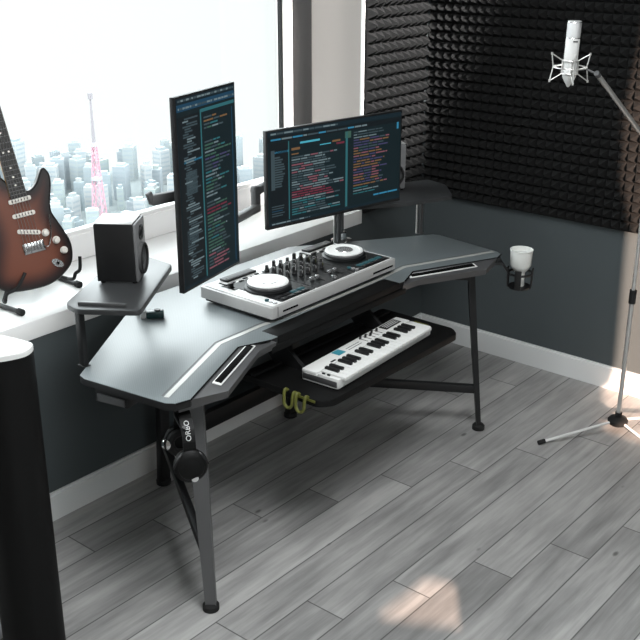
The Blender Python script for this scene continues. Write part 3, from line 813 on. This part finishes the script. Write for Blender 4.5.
# ------------------------------------------------------------------ headphones hung under the desk
hp = thing('headphones', 'black over-ear headphones hung on a hook beside the left front desk leg', 'headphones', (0.780, -2.350, 0.600), math.radians(-33))
def arch(rx, rz_, z0, n=18, lo=-20):
    pts = []
    for i in range(n+1):
        a = math.radians(lo+(180-2*lo)*i/n); pts.append((rx*math.cos(a), 0, z0+rz_*math.sin(a)))
    return pts
b = nb()
ap = arch(0.078, 0.080, 0.018)
for p, q in zip(ap, ap[1:]):
    mid = (Vector(p)+Vector(q))/2; up = Vector((mid.x/0.078, 0, (mid.z-0.018)/0.080)).normalized()
    d = (Vector(q)-Vector(p))
    bar(b, Vector(p)-d*0.1, Vector(q)+d*0.1, 0.036, 0.007, 0.0, up=up)
band_ = part('headband', b, M['jet'], hp)
b = nb()
for p, q in list(zip(ap, ap[1:]))[4:14]:
    up = Vector((p[0]/0.078, 0, (p[2]-0.018)/0.080)).normalized()
    bar(b, Vector(p)-up*0.008, Vector(q)-up*0.008, 0.030, 0.010, 0.002, up=up)
part('head_cushion', b, M['rubber'], band_)
for sx in (-1, 1):
    b = nb(); lathe(b, [(0, 0.022), (0.028, 0.022), (0.042, 0.018), (0.049, 0.010), (0.050, 0.0), (0.047, -0.004), (0, -0.004)], (sx*0.076, 0, -0.032), (sx, 0, 0.08), n=32); cp_ = part('ear_cup', b, M['jet'], hp)
    b = nb(); torus(b, (sx*0.064, 0, -0.032), (1, 0, 0), 0.034, 0.013, 28, 10); part('ear_pad', b, M['rubber'], cp_)
    b = nb(); lathe(b, [(0, 0.0012), (0.022, 0.0008), (0.024, 0)], (sx*0.0985, 0, -0.0305), (sx, 0, 0.08), n=28); part('cup_cap', b, M['jet'], cp_)
    b = nb(); torus(b, (sx*0.094, 0, -0.0315), (sx, 0, 0.08), 0.036, 0.0018, 32, 6); part('cup_ring', b, M['silver'] if sx < 0 else M['satin'], cp_)
    for q in (1, -1):
        b = nb(); tube(b, smoothpath([(sx*0.074, q*0.018, 0.010), (sx*0.088, q*0.034, 0.000), (sx*0.086, q*0.049, -0.030)], 4), 0.004, 8); part('yoke', b, M['satin'], hp)
b = nb(); lathe(b, [(0, 0.003), (0.010, 0.002), (0.011, 0)], (0.0965, 0.008, -0.066), (1, 0, 0), n=16); part('badge', b, M['letter'], hp)
b = nb(); lathe(b, [(0, 0.004), (0.011, 0.0035), (0.015, 0.0015), (0.0155, 0), (0, -0.003)], (-0.052, -0.048, -0.026), (0.75, -0.62, 0.2), n=24); part('bright_cap', b, M['chrome'], hp, label='shiny chrome cap')
def text_mesh(name, s, size, mw, m, parent):
    cu = bpy.data.curves.new('t', 'FONT'); cu.body = s; cu.size = size; cu.align_x = 'CENTER'; cu.align_y = 'CENTER'; cu.extrude = 0.0006
    o = bpy.data.objects.new('t', cu); COL.objects.link(o)
    dg = bpy.context.evaluated_depsgraph_get(); me = bpy.data.meshes.new_from_object(o.evaluated_get(dg))
    bpy.data.objects.remove(o); bpy.data.curves.remove(cu)
    me.transform(mw); me.materials.clear(); me.materials.append(m)
    k = bpy.data.objects.new(name, me); COL.objects.link(k); k.parent = parent
    return k
# letters run up the outer face of the front half of the band
tx = text_mesh('band_lettering', 'ORBO', 0.021, Matrix(), M['letter'], band_)
for v in tx.data.vertices:
    a = math.radians(40)+v.co.x/0.079; nx, nz = math.cos(a), math.sin(a); k = 0.0038+v.co.z
    v.co = (0.078*nx+nx*k, -v.co.y, 0.018+0.080*nz+nz*k)

# ------------------------------------------------------------------ microphone and its stand
PB = Vector((1.265, -0.389, 0)); CL = Vector((1.265, -0.389, 1.21)); E0 = Vector((1.215, -0.800, 1.516))
ms = thing('microphone_stand', 'slim chrome boom microphone stand with black hub in front of the right wall', 'microphone stand', tuple(PB))
b = nb(); cyl(b, PB+Vector((0, 0, 0.075)), PB+Vector((0, 0, 0.62)), 0.0095); cyl(b, PB+Vector((0, 0, 0.60)), CL+Vector((0, 0, 0.02)), 0.0075); part('pole', b, M['lightmetal'], ms, True)
b = nb(); cyl(b, PB+Vector((0, 0, 0.58)), PB+Vector((0, 0, 0.635)), 0.014); part('height_clutch', b, M['black'], ms, True)
b = nb(); lathe(b, [(0, 0.040), (0.030, 0.040), (0.040, 0.048), (0.042, 0.062), (0.034, 0.072), (0.014, 0.078), (0.014, 0.096), (0, 0.096)], tuple(PB)); part('hub', b, M['rubber'], ms, True)
for tip in ((1.066, -0.694), (1.50, -0.47), (1.40, -0.085)):
    d = (Vector((tip[0], tip[1], 0))-PB); u = d.normalized()
    b = nb(); cyl(b, PB+u*0.03+Vector((0, 0, 0.056)), PB+d*0.94+Vector((0, 0, 0.014)), 0.0055, n=14); lg = part('leg', b, M['whitep'], ms, True)
    b = nb(); cyl(b, PB+d*0.92+Vector((0, 0, 0.0152)), PB+d+Vector((0, 0, 0.0105)), 0.0095, n=14); part('rubber_tip', b, M['rubber'], lg, True)
dirb = (CL-E0).normalized()
b = nb(); cyl(b, E0, CL+dirb*0.07, 0.0085, n=18); part('boom', b, M['lightmetal'], ms, True)
b = nb(); cyl(b, CL-Vector((0.022, 0, 0)), CL+Vector((0.022, 0, 0)), 0.018, n=20); part('boom_clamp', b, M['black'], ms, True)

mc = thing('condenser_microphone', 'white condenser microphone in a spider shock mount before the black foam', 'microphone', mw=Matrix.Translation((1.114, -0.8, 1.578)) @ Matrix.Rotation(math.radians(1.2), 4, 'Y') @ Matrix.Rotation(math.radians(40), 4, 'Z'))
b = nb(); lathe(b, [(0, -0.117), (0.004, -0.115), (0.019, -0.090), (0.0235, -0.080), (0.0235, -0.055), (0.0225, -0.053), (0.0235, -0.050), (0.0240, 0.048), (0.0235, 0.050), (0, 0.050)], n=32); part('body', b, M['whitep'], mc)
b = nb(); lathe(b, [(0, 0.050), (0.0238, 0.050), (0.0240, 0.100), (0.0225, 0.106), (0, 0.107)], n=32)
gm = mat('silver_mesh_grille', (214, 214, 214), rough=0.4, metal=0.5, bump=0.8, bscale=900)
part('grille', b, gm, mc)
b = nb(); torus(b, (0, 0, 0.050), (0, 0, 1), 0.0242, 0.0012); torus(b, (0, 0, 0.102), (0, 0, 1), 0.0238, 0.0012); part('grille_ring', b, M['chrome'], mc)
b = nb(); box(b, (0.004, -0.0242, 0.040), (0.016, 0.002, 0.005), 0, 0.0008); part('pattern_switch', b, M['grey'], mc)
b = nb()
Zc = -0.048
torus(b, (0, 0, Zc+0.022), (0, 0, 1), 0.027, 0.0028); torus(b, (0, 0, Zc-0.022), (0, 0, 1), 0.027, 0.0028)
for a in (0, 90, 180, 270):
    e = Vector((math.cos(math.radians(a)), math.sin(math.radians(a)), 0))
    def q(r, z): return e*r+Vector((0, 0, Zc+z))
    for p1, p2 in ((q(0.066, 0.045), q(0.058, 0)), (q(0.058, 0), q(0.066, -0.047)), (q(0.066, 0.045), q(0.027, 0.022)), (q(0.066, -0.047), q(0.027, -0.022)), (q(0.058, 0), q(0.027, 0.008)), (q(0.058, 0), q(0.027, -0.008))):
        cyl(b, p1, p2, 0.0020, n=8)
    for z in (0.045, -0.047): cyl(b, q(0.066, z-0.004), q(0.066, z+0.004), 0.0034, n=8)
    cyl(b, q(0.027, -0.022), q(0.027, 0.022), 0.003, n=8)
torus(b, (0, 0, Zc), (0, 0, 1), 0.058, 0.0022)
part('shock_mount', b, M['lightmetal'], mc)
# swivel that joins mount and boom belongs to the stand
b = nb(); cyl(b, E0+Vector((-0.040, 0.0, 0.012)), E0, 0.0035, n=12); cyl(b, E0-dirb*0.006, E0+dirb*0.012, 0.0095, n=14); part('swivel', b, M['grey'], ms, True)

# ------------------------------------------------------------------ guitar on its stand
aG, tG, rG = math.radians(-25), math.radians(12), math.radians(8)
nG = Vector((math.cos(aG)*math.cos(tG), math.sin(aG)*math.cos(tG), math.sin(tG))); uG = Vector((-math.sin(aG), math.cos(aG), 0)); vG = nG.cross(uG)
BG = Vector((-0.10, -2.28, 0.800))+uG*0.077+vG*0.170
Xg = uG*math.cos(rG)+vG*math.sin(rG); Yg = -uG*math.sin(rG)+vG*math.cos(rG)
gm4 = Matrix(((Xg.x, Yg.x, nG.x, BG.x), (Xg.y, Yg.y, nG.y, BG.y), (Xg.z, Yg.z, nG.z, BG.z), (0, 0, 0, 1)))
gt = thing('electric_guitar', 'sunburst electric guitar with white pickups leaning on a stand on the window sill', 'guitar', mw=gm4)
outl = [(0.0, -0.131), (0.040, -0.124), (0.070, -0.110), (0.105, -0.084), (0.122, -0.050), (0.126, -0.005), (0.112, 0.048), (0.095, 0.095), (0.092, 0.115), (0.098, 0.147), (0.113, 0.190), (0.119, 0.225), (0.112, 0.250), (0.100, 0.257),
        (0.087, 0.244), (0.066, 0.213), (0.044, 0.197), (0.025, 0.200), (-0.020, 0.236), (-0.032, 0.250), (-0.052, 0.280), (-0.085, 0.318), (-0.115, 0.335), (-0.140, 0.318), (-0.145, 0.265), (-0.132, 0.190), (-0.118, 0.115),
        (-0.120, 0.055), (-0.140, 0.000), (-0.154, -0.050), (-0.146, -0.095), (-0.110, -0.118), (-0.060, -0.128)]
ol = [Vector((p.x, p.y)) for p in smoothloop([(x, y, 0) for x, y in outl], 4)]
def inset(ol, d):
    n = len(ol); out = []
    for i in range(n):
        t = (ol[(i+1) % n]-ol[i-1]).normalized(); nn = Vector((-t.y, t.x)); out.append(ol[i]+nn*d)
    return out
area = sum(ol[i-1].x*ol[i].y-ol[i].x*ol[i-1].y for i in range(len(ol)))
sg = 1 if area > 0 else -1
b = nb()
levels = [(0.0, -0.040), (0.0, -0.006), (0.002, -0.002), (0.006, 0.0)]
n = len(ol); rings = [[b.verts.new((p.x, p.y, z)) for p in inset(ol, sg*d)] for d, z in levels]
for A, B_ in zip(rings, rings[1:]):
    for i in range(n): b.faces.new((A[i], A[(i+1) % n], B_[(i+1) % n], B_[i]))
b.faces.new(rings[0][::-1])
t = nb(); t.faces.new([t.verts.new(v.co) for v in rings[-1]])
for ax, lo, hi in ((0, -0.16, 0.13), (1, -0.14, 0.34)):
    q = lo
    while q < hi:
        pc = [0, 0, 0]; pn = [0, 0, 0]; pc[ax] = q; pn[ax] = 1
        bmesh.ops.bisect_plane(t, geom=t.verts[:]+t.edges[:]+t.faces[:], plane_co=pc, plane_no=pn); q += 0.011
bmesh.ops.triangulate(t, faces=t.faces[:])
merge(b, t)
cl = b.loops.layers.float_color.new('finish')
ramp = [(0.0, (12, 7, 7)), (0.010, (16, 8, 8)), (0.022, (44, 16, 12)), (0.038, (80, 40, 27)), (0.062, (110, 60, 42)), (0.2, (116, 65, 46))]
def burst(co):
    if co.z < -0.003: return lin((12, 7, 7))
    d = min((Vector((co.x, co.y))-o_).length for o_ in ol)
    for (a0, c0), (a1, c1) in zip(ramp, ramp[1:]):
        if d <= a1:
            k = (d-a0)/(a1-a0); return tuple(lin(c0)[q]*(1-k)+lin(c1)[q]*k for q in range(4))
    return lin(ramp[-1][1])
vc = {v: burst(v.co) for v in b.verts}
for f_ in b.faces:
    for lp in f_.loops: lp[cl] = vc[lp.vert]
part('body', b, M['burst'], gt, ang=50)
b = nb(); t = nb()
prism(b, [(-0.028, 0.190), (0.028, 0.190), (0.0215, 0.645), (-0.0215, 0.645)], -0.016, 0.004, bev=0.002); nk = part('neck', b, M['maple'], gt)
b = nb(); prism(b, [(-0.0275, 0.180), (0.0275, 0.180), (0.0212, 0.640), (-0.0212, 0.640)], 0.0042, 0.009)
fb = part('fretboard', b, M['ebony'], gt)
b = nb()
for i in range(1, 22):
    y = 0.648*2**(-i/12)
    if y < 0.188: break
    hw = 0.0275-(y-0.18)/0.46*0.0063
    bx(b, -hw, hw, y-0.0008, y+0.0008, 0.009, 0.0100)
part('frets', b, M['bafgrey'], fb)
b = nb()
for i in (3, 5, 7, 9, 12, 15, 17, 19):
    y = 0.648*(2**(-i/12)+2**(-(i-1)/12))/2
    for dx in ((-0.009, 0.009) if i == 12 else (0,)): cyl(b, (dx, y, 0.0088), (dx, y, 0.0094), 0.0035, n=12)
part('inlay_dots', b, M['cream'], fb)
b = nb(); prism(b, [(-0.024, 0.645), (0.022, 0.645), (0.046, 0.700), (0.046, 0.740), (-0.010, 0.830), (-0.045, 0.815), (-0.030, 0.780)], -0.018, -0.003, bev=0.002); hs = part('headstock', b, M['maple'], gt)
for i in range(6):
    x, y = -0.030+0.003*i, 0.690+0.021*i
    b = nb(); cyl(b, (x+0.012, y, -0.003), (x+0.012, y, 0.010), 0.004, n=10); cyl(b, (x-0.012, y, -0.012), (x-0.026, y, -0.012), 0.006, n=10); part('tuner', b, M['chrome'], hs)
for y, rz in ((0.1720, 0.02), (0.1225, 0.0), (0.0620, -0.28)):
    b = nb(); prism(b, rounded([(-0.038, y-0.0075), (0.038, y-0.0075), (0.038, y+0.0075), (-0.038, y+0.0075)], 0.007), 0.001, 0.007, bev=0.001, M4=Matrix.Translation((0, y, 0)) @ Matrix.Rotation(rz, 4, 'Z') @ Matrix.Translation((0, -y, 0))); pk = part('pickup', b, M['cream'], gt)
    b = nb()
    for i in range(6):
        x = -0.0255+0.0102*i; cyl(b, (x, y+rz*x, 0.007), (x, y+rz*x, 0.0078), 0.0026, n=10)
    part('pole_pieces', b, M['chrome'], pk)
b = nb(); box(b, (0.002, 0.008, 0.003), (0.072, 0.036, 0.004), 0, 0.001); br = part('bridge', b, M['chrome'], gt)
for i in range(6):
    b = nb(); box(b, (-0.0255+0.011*i, 0.012, 0.0085), (0.0085, 0.030, 0.006), 0, 0.001); part('saddle', b, M['silver'], br)
for x, y in ((0.052, 0.046), (0.080, 0.013), (0.096, -0.027)):
    b = nb(); lathe(b, [(0, 0.001), (0.0125, 0.001), (0.0130, 0.005), (0.0095, 0.008), (0.0085, 0.018), (0, 0.019)], (x, y, 0), n=20); part('control_knob', b, M['cream'], gt)
b = nb(); prism(b, [(0.022*math.cos(a)*1.0, 0.012*math.sin(a)) for a in [2*PI*i/20 for i in range(20)]], 0.001, 0.005, M4=Matrix.Translation((0.064, -0.064, 0)) @ Matrix.Rotation(math.radians(-40), 4, 'Z')); jp = part('jack_plate', b, M['silver'], gt)
b = nb(); cyl(b, (0.064, -0.064, 0.004), (0.064, -0.064, 0.008), 0.005, n=12); part('jack_socket', b, M['void'], jp)
b = nb(); tube(b, smoothpath([(0.038, 0.004, 0.005), (0.050, 0.004, 0.020), (0.068, 0.05, 0.026), (0.076, 0.105, 0.026)], 4), 0.0022, 8); part('tremolo_bar', b, M['chrome'], gt)
for i in range(6):
    x0 = -0.0275+0.011*i; x1 = -0.0175+0.007*i
    b = nb(); tube(b, [(x0, 0.010, 0.0120), (x1, 0.648, 0.0115)], 0.0006+0.0001*(5-i), 5); part('string', b, M['chrome'], gt)

gs = thing('guitar_stand', 'black tubular guitar stand with rubber feet on the white sill', 'guitar stand', (-0.24, -2.15, ST))
b = nb()
for y in (-2.294, -1.996):
    x1 = -0.075 if y < -2.2 else -0.150
    tube(b, smoothpath([(-0.30, -2.145, ST+0.20), (-0.30, y*0.6-2.145*0.4, ST+0.06), (-0.300, y, ST+0.012), (x1, y, ST+0.012)], 5), 0.0085, 12)
cyl(b, (-0.30, -2.145, ST+0.16), (-0.345, -2.16, ST+0.56), 0.0085, n=12)
part('tube_frame', b, M['satin'], gs, True)
for y in (-2.294, -1.996):
    x1 = -0.080 if y < -2.2 else -0.155
    b = nb(); cyl(b, (x1, y, ST+0.0125), (x1+0.022, y, ST+0.0125), 0.0122, n=16); part('foot_cap', b, M['rubber'], gs, True)
def loc2w(p): return gm4 @ Vector(p)
for pts in (((-0.135, -0.150, -0.075), (-0.140, -0.142, 0.015), (-0.128, -0.116, 0.026), (-0.091, -0.106, 0.026), (-0.052, -0.064, 0.024)),
            ((0.095, -0.138, -0.075), (0.100, -0.130, 0.010), (0.108, -0.112, 0.026), (0.126, -0.102, 0.026), (0.138, -0.060, 0.024))):
    p0 = Vector((-0.30, -2.145, ST+0.10))
    b = nb(); tube(b, [p0]+smoothpath([loc2w(p) for p in pts], 5), 0.006, 10); part('cradle_arm', b, M['rubber'], gs, True)

# ------------------------------------------------------------------ the city beyond the window
GZ = -150.0
cam_xy = Vector((2.771, -4.124))
def polar(deg, r):
    a = math.radians(deg); return (cam_xy.x-math.sin(a)*r, cam_xy.y+math.cos(a)*r)
city_cols = [(138, 144, 145), (142, 146, 148), (133, 140, 143), (145, 148, 148), (137, 143, 147), (147, 150, 151), (129, 138, 142), (138, 146, 145)]  # distance haze is put into these pale tones
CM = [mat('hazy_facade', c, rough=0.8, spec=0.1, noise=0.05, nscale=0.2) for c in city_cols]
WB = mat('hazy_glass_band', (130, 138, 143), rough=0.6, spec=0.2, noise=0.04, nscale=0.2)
b = nb()
gp = [polar(d, 400) for d in range(34, 71, 3)]+[polar(d, 650) for d in range(70, 33, -3)]
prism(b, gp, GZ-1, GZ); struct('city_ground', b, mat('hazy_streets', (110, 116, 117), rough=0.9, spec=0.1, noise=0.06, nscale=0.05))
rng = random.Random(21)
placed = []; cnt = 0; tries = 0
TW = polar(52.35, 520)
descr = ['pale slab', 'stepped pale block', 'narrow pale tower', 'low pale block']
while cnt < 230 and tries < 20000:
    tries += 1
    dg_ = rng.uniform(36.5, 66); r = rng.uniform(430, 640); x, y = polar(dg_, r)
    w_, d_ = rng.uniform(3.5, 8.5), rng.uniform(3.5, 8.5)
    h_ = rng.uniform(5, 15)+max(0, (r-480))*0.075*rng.uniform(0.3, 1.3)*(1.5 if dg_ < 47 else 1.0)
    rad = 0.5*math.hypot(w_, d_)
    if math.hypot(x-TW[0], y-TW[1]) < rad+8: continue
    if any(math.hypot(x-a, y-c) < (rad+e)*1.01 for a, c, e in placed): continue
    placed.append((x, y, rad)); cnt += 1
    t = thing('office_building', 'pale hazy city building far below the window', 'building', (x, y, GZ), rng.uniform(0, PI), 'hazy city buildings beyond the window')
    m_ = rng.choice(CM)
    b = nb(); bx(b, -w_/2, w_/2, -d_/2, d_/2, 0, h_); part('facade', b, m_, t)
    b = nb(); bx(b, -w_/3, w_/4, -d_/3, d_/4, h_, h_+rng.uniform(0.8, 2.2)); part('roof_plant', b, rng.choice(CM), t)
    b = nb(); z = 2.2
    while z < h_-1.0:
        bx(b, -w_/2-0.05, w_/2+0.05, -d_/2+0.6, d_/2-0.6, z, z+1.0); bx(b, -w_/2+0.6, w_/2-0.6, -d_/2-0.05, d_/2+0.05, z, z+1.0); z += 2.6
    if len(b.faces): part('window_bands', b, WB, t)
    else: b.free()
tw = thing('broadcast_tower', 'slender pink and white lattice broadcast tower above the hazy city', 'tower', (TW[0], TW[1], GZ), 0.5)
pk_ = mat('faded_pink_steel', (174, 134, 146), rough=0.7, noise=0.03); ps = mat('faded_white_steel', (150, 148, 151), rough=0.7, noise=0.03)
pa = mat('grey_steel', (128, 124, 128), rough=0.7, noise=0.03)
def twr(z): return 2.6*(1-z/52)**1.3+0.7
b = nb(); zs = [0, 5, 10, 15, 20, 25, 30, 35, 40, 44]
for sx, sy in ((1, 1), (1, -1), (-1, 1), (-1, -1)):
    for z0, z1 in zip(zs, zs[1:]):
        r0, r1 = twr(z0), twr(z1)
        cyl(b, (sx*r0, sy*r0, z0), (sx*r1, sy*r1, z1), 0.30, n=6)
        for ax in (0, 1):
            p = (-sx*r1, sy*r1, z1) if ax == 0 else (sx*r1, -sy*r1, z1)
            cyl(b, (sx*r0, sy*r0, z0), p, 0.16, n=5)
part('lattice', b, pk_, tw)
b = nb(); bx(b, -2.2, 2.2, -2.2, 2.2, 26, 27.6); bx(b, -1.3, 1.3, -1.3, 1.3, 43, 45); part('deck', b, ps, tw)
b = nb(); cyl(b, (0, 0, 45), (0, 0, 56), 1.0, 0.8, 8); cyl(b, (0, 0, 56), (0, 0, 68), 0.7, 0.5, 8); cyl(b, (0, 0, 66.5), (0, 0, 69.5), 1.3, 1.3, 8); part('antenna', b, pa, tw)

# ------------------------------------------------------------------ light
wd = bpy.data.worlds.new('World'); SC.world = wd; wd.use_nodes = True
nt = wd.node_tree; bg = nt.nodes['Background']
tc = nt.nodes.new('ShaderNodeTexCoord'); sx = nt.nodes.new('ShaderNodeSeparateXYZ')
nt.links.new(tc.outputs['Generated'], sx.inputs[0])
mr = nt.nodes.new('ShaderNodeValToRGB')
HIGH = 6.5
els = mr.color_ramp.elements
els[0].position = 0.49; els[0].color = (1.10, 1.125, 1.125, 1)
els[1].position = 0.56; els[1].color = (HIGH*0.95, HIGH*1.0, HIGH*1.03, 1)
z01 = mth(nt, 'ADD', mth(nt, 'MULTIPLY', sx.outputs[2], 0.5), 0.5)
nt.links.new(z01, mr.inputs['Fac']); nt.links.new(mr.outputs['Color'], bg.inputs['Color'])
bg.inputs['Strength'].default_value = 1.0

def light(name, kind, loc, target, energy, color, **kw):
    l = bpy.data.lights.new(name, kind); l.energy = energy; l.color = color
    for k, v in kw.items(): setattr(l, k, v)
    o = bpy.data.objects.new(name, l); COL.objects.link(o); o.location = loc
    o.rotation_euler = (Vector(target)-Vector(loc)).to_track_quat('-Z', 'Y').to_euler()
    return o
hc = [sum(p[i] for p in hole1+hole2)/len(hole1+hole2) for i in (0, 1)]
light('patch_spot', 'SPOT', SUN, (hc[0], YR, hc[1]), 54000, (1.0, 0.71, 0.55), spot_size=math.radians(18), spot_blend=0.05, shadow_soft_size=0.015)  # added spot that shines the warm patches through the shaped holes

light('added_fill_panel', 'AREA', (1.9, -2.5, 3.15), (1.95, -2.45, 0), 92, (0.96, 0.99, 1.0), shape='RECTANGLE', size=1.2, size_y=1.2)  # added overhead fill for floor and desk, not a room fixture
light('added_fill_panel', 'AREA', (4.8, -4.0, 3.15), (3.4, -3.3, 0), 110, (0.92, 0.99, 1.0), shape='RECTANGLE', size=2.0, size_y=2.0)  # second added fill, lifts the left wall and its baseboard
light('added_foam_spot', 'SPOT', (1.7, -0.62, 3.14), (0.0, -0.36, 1.52), 1250, (1.0, 0.98, 0.96), spot_size=math.radians(23), spot_blend=0.6, shadow_soft_size=0.04)  # added spot to bring out the ridges of the left foam
# ------------------------------------------------------------------ camera
cd = bpy.data.cameras.new('camera'); cd.sensor_width = 36; cd.sensor_fit = 'HORIZONTAL'
cd.lens = 1030.4/640*36; cd.clip_end = 2000; cd.clip_start = 0.05
co = bpy.data.objects.new('camera', cd); COL.objects.link(co)
co.location = (2.7705, -4.1237, 2.03)
co.rotation_euler = (math.radians(90-21.6687), 0, math.radians(39.8845))
SC.camera = co
SC.view_settings.view_transform = 'Standard'; SC.view_settings.look = 'None'
SC.view_settings.gamma = 1.0; SC.view_settings.use_curve_mapping = False
SC.view_settings.exposure = 0.0
